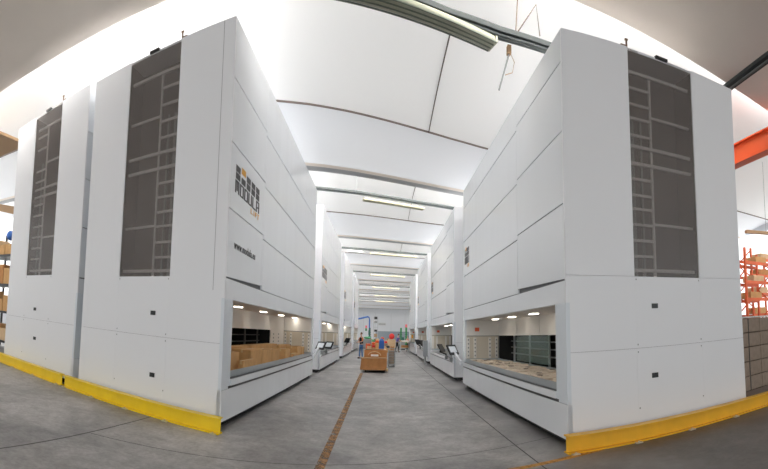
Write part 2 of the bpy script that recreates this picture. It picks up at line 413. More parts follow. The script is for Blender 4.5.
    gb = [(bar_d-.025, bar_d+.025, t0+.16, t0+.20, z0, max(rungs+fulls))]
    lo, hi = (p, bar_d) if narrow_near else (bar_d, p+w)
    lo2, hi2 = (bar_d, p+w) if narrow_near else (p, bar_d)
    gb += [(lo, hi, t0+.15, t0+.19, z-.022, z+.022) for z in rungs]
    gb += [(lo2, hi2, t0+.15, t0+.19, z-.022, z+.022) for z in wides]
    gb += [(p, p+w, t0+.14, t0+.19, z-.028, z+.028) for z in fulls]
    part('shelf_grid', GRID, gb)
    uprights = [(lo+(hi-lo)*.35, lo+(hi-lo)*.35+.07, t0+.3, t0+.36, z0, z0+(z1-z0)*.72), (lo+(hi-lo)*.7, lo+(hi-lo)*.7+.05, t0+.3, t0+.36, z0, z0+(z1-z0)*.72)]
    parts('guide_column', GREY, uprights)
    part('top_catch', BLACK, [(p+w*.42, p+w*.60, t0-.02, t0+.05, z1-.03, z1+.02)])
    part('lifting_hook', mat('hook steel', (.25, .16, .10), .6, .5), [(p-.03, p+.0, t0, t0+.03, H-.02, H+.13), (p-.16, p, t0, t0+.03, H-.0, H+.02), (p-.05, p+.02, t0, t0+.03, H+.11, H+.14)])
    # outer and far sides, roof
    parts('outer_side', ENDW, [(W-.02, W, t0+T, t1, za+g, zb-g) for za, zb in ((.13, 1.4), (1.4, 2.5), (2.5, 3.67), (3.67, 4.82), (4.82, H))])
    part('far_side', ENDW, [(0, W, t1-.045, t1, .13, H)])
    part('top_cover', ENDW, [(0.02, W-.02, t0+.02, t1-.02, H-.05, H-.01)])
    # logo on the aisle face
    if logo:
        y0, y1, zb, website = logo
        def put(mb, s0, s1, za, zb_):   # s runs left to right for the reader
            if sg < 0: ya, yb = s0, s1
            else: ya, yb = -s1, -s0
            mb.box(sg*a - sg*.006, sg*a, ya, yb, za, zb_)
        s0, s1 = (y0, y1) if sg < 0 else (-y1, -y0)
        k = (s1-s0)/5; g_ = k*.12; hb = .115
        mb = MB(); mo = MB()
        for c in range(5):
            put(mb, s0+c*k+g_, s0+(c+1)*k-g_, zb+.25, zb+.25+hb)
            if c == 1: put(mo, s0+c*k+g_, s0+(c+1)*k-g_, zb+.43, zb+.43+hb)
            else: put(mb, s0+c*k+g_, s0+(c+1)*k-g_, zb+.38, zb+.38+hb)
        strokes(mb, 'MODULA', s0, s1, zb, zb+.225, put)
        strokes(mo, 'LIFT', s0+(s1-s0)*.62, s1, zb-.13, zb-.03, put)
        lg = mb.build('logo_print', LOGOG, root); mo.build('logo_accent', LOGOO, root)
        if website:
            cu = bpy.data.curves.new('website_text', 'FONT'); cu.body = 'www.modula.eu'; cu.size = .21; cu.extrude = .003; cu.space_character = 1.1
            cu.align_x = 'LEFT'
            tmp = bpy.data.objects.new('tmp', cu); COL.objects.link(tmp); dg = bpy.context.evaluated_depsgraph_get(); dg.update()
            me = bpy.data.meshes.new_from_object(tmp.evaluated_get(dg)); bpy.data.objects.remove(tmp); bpy.data.curves.remove(cu); me.name = 'website_text'
            me.materials.clear(); me.materials.append(LOGOG)
            to = bpy.data.objects.new('website_text', me); COL.objects.link(to); to.parent = root
            Mx = Matrix(((0, 0, sg*-1, 0), (1 if sg < 0 else -1, 0, 0, 0), (0, 1, 0, 0), (0, 0, 0, 1)))
            to.matrix_local = Matrix.Translation(Vector((sg*a - sg*.006, y0+.1, 3.05)) - root.location) @ Mx
    return root, F, (o0, o1, D)

RL = [6.27, 5.92, 5.59, 5.26, 4.35, 4.07, 3.78, 3.5, 3.19, 2.9]
WL_ = [5.71, 3.52]
AREA = []
LB = 'white tower storage machine '
t1l = tower('storage_tower', LB+'with big logo, web address and boxes on its tray', -1, AL, 7.30, 18.27, 7.03, 4.65, 1.51, 1.69, RL, WL_, [6.59, 4.96, 4.65, 2.64], 2.17, None, (2.52, 7.03), [(1.96, 1.83), (1.89, .69)], th=9.87, ts=15.47, logo=(8.05, 9.85, 4.03, True))
t1r = tower('storage_tower', LB+'with beige carton inserts on its tray, amber guard at its foot', 1, AR, 7.28, 16.96, 6.50, 4.62, 1.53, 1.74, [5.87, 5.58, 5.33, 5.03, 4.26, 3.98, 3.74, 3.47, 3.2, 2.93], [5.41, 3.5], [6.15, 4.83, 4.53, 2.69], 2.18, None, (2.57, 6.50), [(2.0, 2.08), (1.95, .94)], th=10.05, ts=15.15, logo=(15.35, 16.2, 3.95, False), end_seams=(1.40, 2.57))
far_l = [(20.37, 30.2, 'second along the left row, two tilted screens at its corner'), (33.0, 42.6, 'third along the left row, small logo above its bay'), (44.9, 54.2, 'farthest in the left row, beside the packing area')]
for k, (a0, a1, tx) in enumerate(far_l):
    tower('storage_tower', LB+tx, -1, AL, a0, a1, 7.0, 4.7, 1.5, 1.7, [], [], [4.8, 2.7], 2.2, None, (2.52, 7.0), [], logo=(a0+.7, a0+2.5, 3.98, False), far=True)
far_r = [(19.1, 28.4, 'second along the right row, screens on arms at both corners'), (30.25, 39.0, 'third along the right row, grey cabinet at its corner'), (41.0, 50.2, 'farthest in the right row, by the work table')]
for k, (a0, a1, tx) in enumerate(far_r):
    tower('storage_tower', LB+tx, 1, AR, a0, a1, 6.5, 4.6, 1.5, 1.7, [], [], [4.8, 2.7], 2.2, None, (2.52, 6.5), [], logo=(a1-1.9, a1-.9, 3.95, False), far=True)
# the machine beside the first one on the left
t2 = tower('storage_tower', LB+'outermost on the left, its end face behind the farther yellow guard', -1, 8.22, 7.30, 18.3, 7.08, 4.34, 1.42, 1.62, [6.5, 6.15, 5.53, 5.23, 4.56, 4.26, 3.95, 3.66, 3.35, 3.05], [5.70, 3.62], [6.72, 5.0, 4.78, 2.72], 2.42, None, (2.58, 7.08), [(2.30, 1.67), (2.20, .90)], narrow_near=False)

# ---------------------------------------------------------------- yellow guards
def guard(label, x0, x1, tf, m, ng):
    F = lambda x, t, z: (x, t - S*x, z)
    r = empty('guard_barrier', F((x0+x1)/2, tf+.1, 0), label, 'guard barrier', None)
    tb = tf+.20; zc_ = (tf+tb)/2
    mb = MB(); mb.box(x0, x1, tf, tb, .232, .252, f=F); mb.build('top_flange', m, r)
    MB().box(x0, x1, zc_-.01, zc_+.01, .02, .232, f=F).build('web', m, r)
    MB().box(x0, x1, tf, tb, .0, .02, f=F).build('bottom_flange', m, r)
    for k in range(ng):
        x = x0+.12+(x1-x0-.24)*k/(ng-1)
        pl = MB().box(x-.07, x+.07, tf-.075, tf+.02, .0, .014, f=F).build('foot_plate', BOLT, r)
        c = F(x, tf-.035, .012); MB().cyl(c, .022, .02, 6).build('bolt', BOLT, pl)
    return r
guard('yellow steel floor guard before the logo machine, its end at the aisle', -8.36, -3.17, 7.02, YEL, 5)
guard('yellow steel floor guard running off past the outermost machine', -15.5, -8.50, 7.02, YEL, 6)
guard('amber steel floor guard before the machine on the right of the aisle', 3.30, 8.75, 6.96, YEL2, 5)

# ---------------------------------------------------------------- cartons on the left tray
def carton(label, x0, x1, y0, y1, z0, z1, m=None, group='cartons on the tray of the logo machine', tape=True):
    m = m or CARD
    r = empty('cardboard_box', ((x0+x1)/2, (y0+y1)/2, z0), label, 'box', group)
    MB().box(x0, x1, y0, y1, z0, z1).build('carton_body', m, r, bevel=.006)
    if tape:
        if x1-x0 > y1-y0: b = MB().box(x0-.001, x1+.001, (y0+y1)/2-.03, (y0+y1)/2+.03, z1-.07, z1+.001)
        else: b = MB().box((x0+x1)/2-.03, (x0+x1)/2+.03, y0-.001, y1+.001, z1-.07, z1+.001)
        b.build('tape', TAPE, r)
    return r
zt = .826
for args in [
    ('carton half hidden by the near jamb of the bay', -3.62-.45, -3.60, 8.35, 9.60, zt, 1.20),
    ('low small carton lying in front beside the near jamb', -3.50, -3.36, 9.30, 10.22, zt, 1.05),
    ('tall brown carton with its dark end toward the near jamb', -4.15, -3.60, 10.53, 11.56, zt, 1.21),
    ('plain carton, third of the tall front run on the tray', -4.15, -3.60, 11.62, 12.66, zt, 1.18),
    ('plain carton closing the tall front run on the tray', -4.15, -3.60, 12.72, 13.70, zt, 1.15),
    ('narrow carton standing alone at the middle of the tray', -4.0, -3.60, 14.56, 15.40, zt, 1.13),
    ('flat low carton between the middle and the far cartons', -3.75, -3.50, 15.5, 16.45, zt, .96),
    ('square carton near the far end of the tray', -4.1, -3.58, 16.59, 17.40, zt, 1.16),
    ('last carton against the far wall of the bay', -4.0, -3.58, 17.55, 18.10, zt, 1.13),
    ('long carton lying at the back of the tray, nearer one', -4.64, -4.20, 9.2, 12.2, zt, 1.24),
    ('long carton at the back of the tray, farther one', -4.64, -4.22, 12.4, 15.6, zt, 1.24),
    ('carton at the back of the tray near the far wall', -4.60, -4.2, 15.8, 17.9, zt, 1.18)]:
    carton(*args)
for n, (y0, ln, hh) in enumerate(((27.2, 1.5, .30), (29.0, 1.0, .22))):
    carton(['carton on the tray of the second left machine, nearer one', 'carton on the tray of the second left machine, farther one'][n], -4.2, -3.65, y0-1.2, y0-1.2+ln, zt, zt+hh, group='cartons on the second left machine')
# beige carton inserts, right machine's tray
ins = empty('carton_insert_tray', (4.15, 11.5, zt), 'beige cellular carton inserts filling the tray of the amber guard machine', 'insert tray')
mb = MB()
mc = mat('pale insert card', (.74, .64, .53), .9, noise=(9, .1, 3))
for i in range(5):
    for k in range(22):
        x0 = 3.56+i*.25; y0 = 7.45+k*.375
        h = random.choice((.03, .04, .05, .07)); mb.box(x0, x0+.22, y0, y0+.33, zt, zt+h+.03)
mb.build('insert_cells', mc, ins)
mb = MB()
for k in range(14):
    x0 = 3.6+random.random()*1.1; y0 = 7.6+k*.6+random.random()*.2
    mb.rbox((x0, y0, zt+.10), (.10, .12, .01), ez=random.random())
mb.build('card_tabs', mat('dark card tab', (.12, .09, .07), .9), ins)

# ---------------------------------------------------------------- operator screens on arms
def console(label, x, y, z, yaw, base, dark=False, sc=1.0):
    r = empty('operator_console', (x, y, z), label, 'control screen', 'operator screens on arms')
    M = Matrix.Rotation(yaw, 3, 'Z') @ Matrix.Rotation(math.radians(-38), 3, 'X')
    c = Vector((x, y, z)); n = M @ Vector((0, 1, 0)); u = M @ Vector((0, 0, 1))
    MB().rbox(c, (.56*sc, .05, .36*sc), M).build('screen_housing', BLACK, r, bevel=.01)
    MB().rbox(c - n*.028, (.40*sc, .006, .22*sc), M).build('screen', SCREEN if not dark else BLACK, r)
    MB().tube([c+n*.03, c+n*.10-Vector((0, 0, .08)), Vector(base)+Vector((0, 0, .12)), base], .035, 8).build('arm', STEEL if not dark else BLACK, r, smooth=True)
    MB().rbox(Vector(base), (.14, .16, .14)).build('mount', GREY, r)
    return r
console('tilted black screen nearer of the two at the second left machine', -3.08, 19.9, 1.14, math.radians(-35), (-3.16, 20.9, .82))
console('tilted black screen farther of the two at the second left machine', -2.95, 22.0, 1.12, math.radians(-35), (-3.16, 22.5, .80))
console('tilted screen at the corner of the third left machine', -3.02, 34.6, 1.16, math.radians(-40), (-3.16, 35.2, .82), dark=True)
console('large tilted screen on a white arm by the right bay near', 3.24, 17.9, 1.16, math.radians(40), (3.32, 18.75, .78), sc=1.15)
console('black screen seen edge on beside the large white armed screen', 2.98, 19.6, 1.18, math.radians(58), (3.32, 20.2, .80), dark=True)
console('dark screen at the corner of the third right machine', 3.12, 30.4, 1.2, math.radians(45), (3.32, 31.2, .80), dark=True)
console('dark screen farther along the third right machine', 3.05, 33.4, 1.2, math.radians(45), (3.32, 34, .80), dark=True)
# slanted white arms that reach from the first machines to the screens
for sg, a, y0, lb in ((-1, AL, 18.3, 'white slanted support arm beyond the logo machine bay'), (1, AR, 16.5, 'white slanted support arm beyond the carton insert bay')):
    mb = MB(); x = sg*(a-.115)
    mb.bar((x, y0-.1, .78), (x, y0+1.35, 1.02), .09, .16); tag(mb.build('support_arm', WHITE, bevel=.02), lb, 'support arm')
    mb = MB(); mb.tube([(x, y0, 1.35), (x, y0, 1.95)], .03, 8)
# grey terminal cabinet on the right
r = empty('terminal_cabinet', (3.2, 28.9, 0), 'slim grey cabinet standing between the second and third right machines', 'cabinet')
MB().box(3.02, 3.36, 28.7, 29.0, .45, 1.35).build('cabinet_body', mat('mid grey', (.33, .35, .37), .45, .3), r, bevel=.01)
MB().box(3.12, 3.26, 28.8, 28.9, .0, .45).build('post', GREY, r)
o = tag(MB().box(3.30, 3.44, 43.2, 43.9, 1.35, 1.62).build('warning_plate', mat('amber plate', (.9, .42, .03), .5)), 'small amber plate on the farthest right machine by the packing area', 'sign')
# intercom panel ends on bays of near machines
# ---------------------------------------------------------------- boxes on a dolly in the aisle
r = empty('box_dolly', (-.42, 23.2, 0), 'low dark dolly under the big brown boxes in the aisle', 'dolly')
MB().box(-1.02, .28, 22.35, 24.6, .09, .118).build('deck', BLACK, r)
for x in (-.9, .16):
    for y in (22.5, 24.4): MB().tube([(x-.025, y, .05), (x+.025, y, .05)], .05, 10).build('caster', BLACK, r)
tag(MB().rbox((.33, 22.55, .12), (.1, .1, .12)).build('corner_guard', TAPE, r))
r = empty('cardboard_box', (-.42, 22.8, .12), 'wide slanting brown box at the front of the dolly', 'box')
mb = MB(); mb.hexa([(-1.19, 22.2, .12), (.24, 22.2, .12), (.24, 23.2, .12), (-1.05, 23.2, .12), (-1.12, 22.15, .63), (.28, 22.15, .65), (.26, 23.2, .63), (-1.02, 23.2, .62)])
mb.build('carton_body', CARD2, r, bevel=.01)
MB().hexa([(-1.12, 22.10, .61), (.29, 22.10, .635), (.29, 22.14, .635), (-1.12, 22.14, .61), (-1.12, 22.06, .65), (.29, 22.06, .67), (.29, 22.10, .67), (-1.12, 22.10, .65)]).build('flap', CARD3, r)
r = empty('cardboard_box', (-.35, 23.9, .12), 'taller brown box behind, with arched card handles and white label', 'box')
MB().box(-1.02, .32, 23.25, 24.55, .12, .93).build('carton_body', CARD2, r, bevel=.01)
mb = MB(); mb.tube([(-.78+.37*(1-math.cos(PI*k/8)), 23.2, .70+.17*math.sin(PI*k/8)) for k in range(9)], .022, 6); mb.build('card_arch', CARD3, r, smooth=True)
mb = MB(); mb.hexa([(-1.0, 23.3, .94), (.3, 23.3, .94), (.3, 24.5, .94), (-1.0, 24.5, .94), (-.9, 23.25, .99), (.1, 23.25, 1.0), (.2, 24.5, .97), (-1.0, 24.5, .96)]); mb.build('flap', CARD3, r)
MB().box(-.62, -.18, 23.225, 23.24, .66, .75).build('shipping_label', PAPER, r)
# wire roll cage behind
r = empty('roll_cage', (.75, 26.8, 0), 'grey wire roll cage with flat goods behind the boxes on the dolly', 'roll cage')
mb = MB()
for x in (.45, .9):
    for y in (26.3, 27.4): MB().bar((x, y, .08), (x, y, .95), .04).build('post', GREY, r)
mb = MB()
for k in range(7):
    z = .15+k*.13
    for x in (.45, .9): mb.bar((x, 26.3, z), (x, 27.4, z), .02)
    mb.bar((.45, 26.3, z), (.9, 26.3, z), .02); mb.bar((.45, 27.4, z), (.9, 27.4, z), .02)
mb.build('wire_side', GREY, r)
MB().box(.47, .88, 26.33, 27.37, .12, .16).build('deck', GREY, r)
for x in (.5, .85):
    for y in (26.35, 27.35): MB().tube([(x-.02, y, .05), (x+.02, y, .05)], .05, 10).build('caster', BLACK, r)
for k in range(4):
    carton(['lowest', 'second', 'third', 'topmost'][k]+' grey flat carton stacked in the wire roll cage', .50, .85, 26.4, 27.3, .165+k*.17, .165+k*.17+.16, GREYCARD, 'flat cartons in the roll cage', tape=False)

# ---------------------------------------------------------------- people
def skinned(name, pts, edges, m, parent, root=0, lvl=2):
    me = bpy.data.meshes.new(name+'_src'); me.from_pydata([p[0] for p in pts], edges, [])
    o = bpy.data.objects.new(name+'_src', me); COL.objects.link(o)
    md = o.modifiers.new('s', 'SKIN'); md.use_smooth_shade = True
    for i, (p, rr) in enumerate(pts):
        q = me.skin_vertices[0].data[i]; q.radius = rr if isinstance(rr, tuple) else (rr, rr); q.use_root = (i == root)
    o.modifiers.new('b', 'SUBSURF').levels = lvl
    dg = bpy.context.evaluated_depsgraph_get(); dg.update()
    nm = bpy.data.meshes.new_from_object(o.evaluated_get(dg)); nm.name = name
    bpy.data.objects.remove(o)
    n = bpy.data.objects.new(name, nm); COL.objects.link(n); nm.materials.clear(); nm.materials.append(m); n.parent = parent
    for p in nm.polygons: p.use_smooth = True
    return n
def person(label, x, y, face, h, arms, mats, lean=0., hair=None, legs=((0, 0), (0, 0)), wide=1.25):
    """face: heading angle of the chest; arms: (elbow, hand) offsets per side in body axes (right, forward, up)"""
    r = bpy.data.objects.new('person', None); COL.objects.link(r); tag(r, label, 'person'); r.location = (x, y, 0)
    r.rotation_euler = (0, 0, face); k = h/1.75; r.scale = (1, 1, 1)
    top, vest, trou, hairm = mats
    P = lambda a, b, c: (a*k*wide, (b + lean*max(0, c-.95))*k, c*k)
    B = [(P(0, 0, .98), (.12*k, .10*k)), (P(0, 0, 1.15), (.11*k, .09*k)), (P(0, 0, 1.36), (.12*k, .10*k)), (P(0, 0, 1.48), .065*k), (P(0, .01, 1.56), .055*k), (P(0, .015, 1.64), (.078*k, .095*k)), (P(0, .015, 1.71), (.06*k, .07*k))]
    E = [(0, 1), (1, 2), (2, 3), (3, 4), (4, 5), (5, 6)]; sleeve = []; hands = []
    for s, (el, ha) in zip((-1, 1), arms):
        n = len(B)
        sh = P(s*.19, 0, 1.42); e_ = P(s*.19+el[0], el[1], 1.42+el[2]); hd = P(s*.19+ha[0], ha[1], 1.42+ha[2])
        B += [(sh, .055*k), (e_, .042*k), (hd, .030*k)]; E += [(2, n), (n, n+1), (n+1, n+2)]
        sleeve.append((sh, e_)); hands.append((e_, hd))
    for s, (fx, fy) in zip((-1, 1), legs):
        n = len(B); B += [(P(s*.10, 0, .88), .085*k), (P(s*.11+fx*.5, fy*.5+.03, .5), .058*k), (P(s*.12+fx, fy, .10), .040*k), (P(s*.125+fx, fy+.15, .045), .035*k)]
        E += [(0, n), (n, n+1), (n+1, n+2), (n+2, n+3)]
    skinned('body', B, E, SKIN, r)
    g = 1.16
    skinned('shirt', [(P(0, 0, .93), (.20*k, .17*k)), (P(0, 0, 1.15), (.19*k, .16*k)), (P(0, 0, 1.34), (.22*k, .17*k)), (P(0, 0, 1.45), (.11*k, .09*k))], [(0, 1), (1, 2), (2, 3)], vest, r)
    for (a_, b_) in sleeve: skinned('sleeve', [(a_, .085*k), (b_, .065*k)], [(0, 1)], top, r)
    tp = [(P(0, 0, .96), (.16*k, .14*k))]; te = []
    for s, (fx, fy) in zip((-1, 1), legs):
        n = len(tp); tp += [(P(s*.10, 0, .86), .10*k), (P(s*.11+fx*.5, fy*.5+.03, .5), .074*k), (P(s*.12+fx, fy, .10), .062*k)]; te += [(0, n), (n, n+1), (n+1, n+2)]
    skinned('trousers', tp, te, trou, r)
    for s, (fx, fy) in zip((-1, 1), legs):
        c = P(s*.12+fx, fy+.06, .045); mb = MB(); mb.ball(c, (.055*k, .15*k, .05*k)); o = bpy_child(mb, 'shoe', BLACK, r)
    for (a_, b_) in hands:
        d = (Vector(b_)-Vector(a_)).normalized(); c = Vector(b_)
        side = d.cross(Vector((0, 0, 1))).normalized() if abs(d.z) < .95 else Vector((1, 0, 0)); nrm = side.cross(d)
        mb = MB(); mb.bar(c-d*.01*k, c+d*.085*k, .075*k, .03*k)
        for q in range(4):
            o_ = side*(q-1.5)*.019*k; L = (.055, .066, .062, .048)[q]*k
            mb.tube([c+d*.08*k+o_, c+d*(.08*k+L*.6)+o_-nrm*.008*k, c+d*(.08*k+L)+o_-nrm*.025*k], [.009*k, .008*k, .006*k], 6)
        mb.tube([c+d*.02*k+side*.035*k, c+d*.055*k+side*.06*k, c+d*.085*k+side*.062*k], [.011*k, .009*k, .007*k], 6)
        bpy_child(mb, 'hand', SKIN, r)
    hc = P(0, .005, 1.665)
    mb = MB(); mb.ball((hc[0], hc[1]-.015*k, hc[2]+.02*k), (.088*k, .10*k, .085*k), 14, 9); 
    bpy_child(mb, 'hair', hairm, r)
    fy = hc[1]+.10*k
    mb = MB(); mb.ball((hc[0], hc[1]+.02*k, hc[2]-.025*k), (.072*k, .088*k, .10*k), 14, 9); mb.ball((hc[0], fy+.015*k, hc[2]-.03*k), (.013*k, .02*k, .022*k)); 
    for s in (-1, 1): mb.ball((hc[0]+s*.074*k, hc[1]+.0, hc[2]-.02*k), (.012*k, .022*k, .03*k))
    bpy_child(mb, 'face', SKIN, r)
    mb = MB()
    for s in (-1, 1): mb.ball((hc[0]+s*.03*k, fy-.003*k, hc[2]-.005*k), .010*k, 6, 5)
    mb.ball((hc[0], fy-.006*k, hc[2]-.075*k), (.025*k, .008*k, .006*k), 6, 5)
    bpy_child(mb, 'facial_feature', mat('dark feature', (.08, .03, .03), .6), r)
    return r
def bpy_child(mb, name, m, parent):
    me = bpy.data.meshes.new(name); me.from_pydata(mb.v, [], mb.f); me.materials.append(m)
    for p in me.polygons: p.use_smooth = True
    o = bpy.data.objects.new(name, me); COL.objects.link(o); o.parent = parent; return o
p1 = person('person in dark vest, orange sleeves and blue jeans holding a tablet in the aisle', -1.76, 34.1, math.radians(125), 1.72,
       (((-.02, .06, -.27), (.10, .34, -.33)), ((.02, .06, -.27), (-.10, .34, -.33))),
       (mat('orange sleeve', (.72, .22, .06), .8), mat('navy vest', (.012, .014, .025), .8), mat('jeans', (.07, .16, .33), .8), mat('brown hair', (.13, .05, .02), .8)), legs=((0, -.05), (0, .08)))
r = empty('tablet', (-2.12, 33.85, 1.02), 'grey tablet held by the person in the dark vest', 'tablet')
MB().rbox((-2.12, 33.85, 1.06), (.24, .34, .02), Matrix.Rotation(math.radians(80), 3, 'Z') @ Matrix.Rotation(math.radians(25), 3, 'X')).build('tablet_body', GREY, r)
person('person in purple shirt and black trousers bending over the work table', 1.85, 47.6, math.radians(-75), 1.70,
       (((0, .18, -.22), (.05, .48, -.36)), ((0, .16, -.22), (-.03, .46, -.36))),
       (mat('purple shirt', (.13, .10, .30), .8),)*2 + (mat('black trousers', (.015, .015, .018), .8), mat('dark hair', (.04, .025, .02), .8)), lean=.25, legs=((0, -.18), (0, .15)))
person('person in pale pink shirt behind the work table', 3.35, 50.3, math.radians(150), 1.50,
       (((0, .12, -.25), (.05, .38, -.36)), ((0, .12, -.25), (-.05, .38, -.36))),
       (mat('pink shirt', (.62, .30, .26), .8),)*2 + (mat('black trousers 2', (.02, .02, .022), .8), mat('auburn hair', (.22, .07, .04), .8)), lean=.2)

# ---------------------------------------------------------------- packing area at the end of the aisle
def table(label, x0, x1, y0, y1, h, m, shelf=True):
    r = empty('work_table', ((x0+x1)/2, (y0+y1)/2, 0), label, 'table')
    MB().box(x0, x1, y0, y1, h-.05, h).build('tabletop', m, r)
    for x in (x0+.06, x1-.06):
        for y in (y0+.06, y1-.06): MB().bar((x, y, 0), (x, y, h-.05), .06).build('leg', STEEL, r)
    if shelf: MB().box(x0+.05, x1-.05, y0+.05, y1-.05, .38, .42).build('lower_shelf', CARD3, r)
    return r
table('pale work table with lower shelf where the purple shirted person bends', 2.3, 3.38, 48.3, 49.5, .98, mat('pale table', (.66, .60, .52), .6))
r = empty('layer_pile', (3.0, 48.9, .98), 'flat pale goods lying on the work table', 'goods')
MB().rbox((2.84, 48.9, 1.03), (.9, .8, .10)).build('goods_layer', PAPER, r)
tag(MB().rbox((2.84, 48.9, .521), (.9, .8, .2)).build('cardboard_box', CARD2, bevel=.01), 'brown carton on the lower shelf of the work table', 'box')
# red bag
tag(MB().ball((1.30, 51.5, 1.42), (.36, .30, .30), 14, 9).build('red_sack', RED, smooth=True), 'bright red sack on the pile left of the purple shirted person', 'sack')
tag(MB().rbox((1.30, 51.5, .56), (.95, .9, 1.11)).build('pallet_box', CARD3, bevel=.01), 'tall pale pallet box carrying the bright red sack', 'box')
# blue drum
r = empty('blue_bin', (-.05, 47.5, 0), 'blue wheeled bin standing behind the boxes on the dolly', 'bin')
mb = MB(); mb.hexa([(-.36, 47.2, .12), (.30, 47.2, .12), (.30, 47.8, .12), (-.36, 47.8, .12), (-.30, 47.1, 1.02), (.30, 47.1, 1.02), (.30, 47.9, 1.02), (-.30, 47.9, 1.02)]); mb.build('bin_body', BLUE, r, bevel=.03)
mb = MB(); mb.hexa([(-.3, 47.05, 1.02), (.3, 47.05, 1.02), (.3, 47.95, 1.02), (-.3, 47.95, 1.02), (-.1, 47.3, 1.22), (.12, 47.3, 1.22), (.12, 47.8, 1.22), (-.1, 47.8, 1.22)]); mb.build('bin_lid', BLUE, r, bevel=.02)
for x in (-.34, .28): MB().tube([(x-.03, 47.7, .1), (x+.03, 47.7, .1)], .1, 12).build('wheel', BLACK, r)
# grey container
r = empty('grey_container', (-2.0, 52, 0), 'grey plastic pallet container beside the person in the dark vest', 'container')
MB().box(-2.75, -1.35, 51.5, 52.7, .14, 1.08).build('container_body', GREY, r, bevel=.02)
mb = MB()
for k in range(6): mb.box(-2.70+k*.25, -2.62+k*.25, 51.46, 51.5, .2, 1.0)
mb.build('rib', GREY, r)
for x in (-2.6, -2.05, -1.5): MB().box(x-.08, x+.08, 51.6, 52.6, 0, .14).build('skid', GREY, r)
COLS = [CARD2, CARD, CARD3, RACKO, GREYCARD]
spots = [(-1.05, 50.5, .6, .55, 'brown'), (-.55, 50.9, .5, .75, 'tan'), (-1.2, 53, .55, .8, 'pale'), (-.6, 54, .6, .9, 'orange'), (.55, 52.5, .6, .7, 'grey'), (.62, 49.6, .55, .45, 'pale'), (-1.7, 55.5, .7, 1.1, 'brown'), (.1, 55.5, .6, 1.05, 'tan'), (.9, 56, .6, .95, 'pale')]
mm = dict(brown=CARD2, tan=CARD, pale=CARD3, orange=RACKO, grey=GREYCARD)
wh = ['nearest to the grey container', 'between the grey container and the blue bin', 'behind the nearest brown one', 'low behind the blue bin', 'just right of the blue bin', 'in front of the tall pallet box', 'farthest beside the shelf tower', 'behind the orange one', 'farthest behind the red sack']
for (x, y, w_, h_, cn), ws in zip(spots, wh):
    carton('%s carton in the packing area, %s' % (cn, ws), x-w_/2, x+w_/2, y, y+w_, 0, h_, mm[cn], 'cartons of the packing area')
    
tops = [(-1.05, 50.8, .55, ORANGE, 'orange'), (-.55, 51.15, .75, RACKO, 'red'), (-1.2, 53.27, .8, mat('green film', (.12, .45, .22), .5), 'green'), (-.6, 54.3, .9, CARD3, 'pale'), (.1, 55.8, 1.05, ORANGE, 'deep orange')]
for x, y, z, m, cn in tops:
    mb = MB(); mb.ball((x, y, z+.13), (.26, .22, .14), 12, 7); tag(mb.build('goods_bag', m, smooth=True), '%s bag of goods lying on a carton in the packing area' % cn, 'bag', 'bags on the cartons')
tag(MB().ball((-1.9, 52.1, 1.215), (.5, .35, .13), 12, 7).build('goods_bag', MATS['green film'], smooth=True), 'pale green film heap on the grey pallet container', 'bag', 'bags on the cartons')
more = [(-.95, 46.2, .5, .42, CARD2, 'brown carton in the packing area, in front row before the blue bin'), (-1.5, 47.4, .5, .5, CARD3, 'pale carton in the packing area, left of the front row'),
        (.75, 46.0, .5, .40, CARD, 'tan carton in the packing area, right end of the front row'), (-1.75, 49.2, .45, .7, RACKO, 'orange crate like carton in front of the grey container'), (1.3, 48.6, .45, .5, CARD2, 'brown carton on the floor before the tall pallet box')]
for x, y, w_, h_, m, lb in more: carton(lb, x-w_/2, x+w_/2, y, y+w_, 0, h_, m, 'cartons of the packing area')
for x, y, z, m, lb in ((-.95, 46.45, .42, RED, 'dark red bag on the front row brown carton'), (.75, 46.25, .40, BLACK, 'black bag on the tan carton at the end of the front row'), (-1.5, 47.65, .5, ORANGE, 'orange bag on the pale carton of the front row'),
                        (.55, 52.8, .7, RED, 'red bag on the grey carton right of the blue bin'), (.9, 56.3, .95, TAN, 'tan bag on the farthest carton behind the red sack'), (-1.7, 55.85, 1.1, TEALG, 'dark green bag on the farthest carton beside the shelf tower')):
    tag(MB().ball((x, y, z+.11), (.22, .18, .12), 12, 7).build('goods_bag', m, smooth=True), lb, 'bag', 'bags on the cartons')
r = empty('pallet_machine', (3.1, 55, 0), 'dark grey packing machine standing behind the work table', 'machine')
MB().box(2.5, 3.25, 54.6, 55.6, .1, .85).build('machine_body', GREY, r, bevel=.03)
MB().box(2.7, 3.1, 54.9, 55.3, .85, 1.35).build('machine_head', TEALG, r, bevel=.03)
MB().box(2.5, 3.25, 54.65, 55.55, 0, .1).build('base', BLACK, r)
# shelf tower, green machines, extraction arm, sign
r = empty('shelf_tower', (-1.0, 62, 0), 'tall narrow grey shelf tower before the back wall', 'shelf')
mb = MB()
for x in (-1.28, -.66):
    for y in (61.7, 62.5): MB().bar((x, y, 0), (x, y, 3.7), .06).build('post', STEEL, r)
for z, c in ((.6, GREY), (1.2, GREY), (1.85, mat('dark goods', (.05, .05, .05), .8)), (2.4, STEEL), (2.9, GREY), (3.35, MATS['dark goods'])):
    MB().box(-1.27, -.67, 61.72, 62.48, z, z+.04).build('shelf_board', STEEL, r)
for z, hh, m in ((.64, .4, BROWN), (1.24, .4, TAN), (1.89, .25, MATS['dark goods']), (2.94, .22, GREY), (3.39, .3, MATS['dark goods'])):
    tag(MB().box(-1.2, -.74, 61.8, 62.4, z, z+hh).build('stored_crate', m), 'crate on the narrow shelf tower, %s' % {.64: 'lowest brown', 1.24: 'tan second', 1.89: 'dark middle', 2.94: 'grey fourth', 3.39: 'dark topmost'}[z], 'crate', 'crates in the shelf tower')
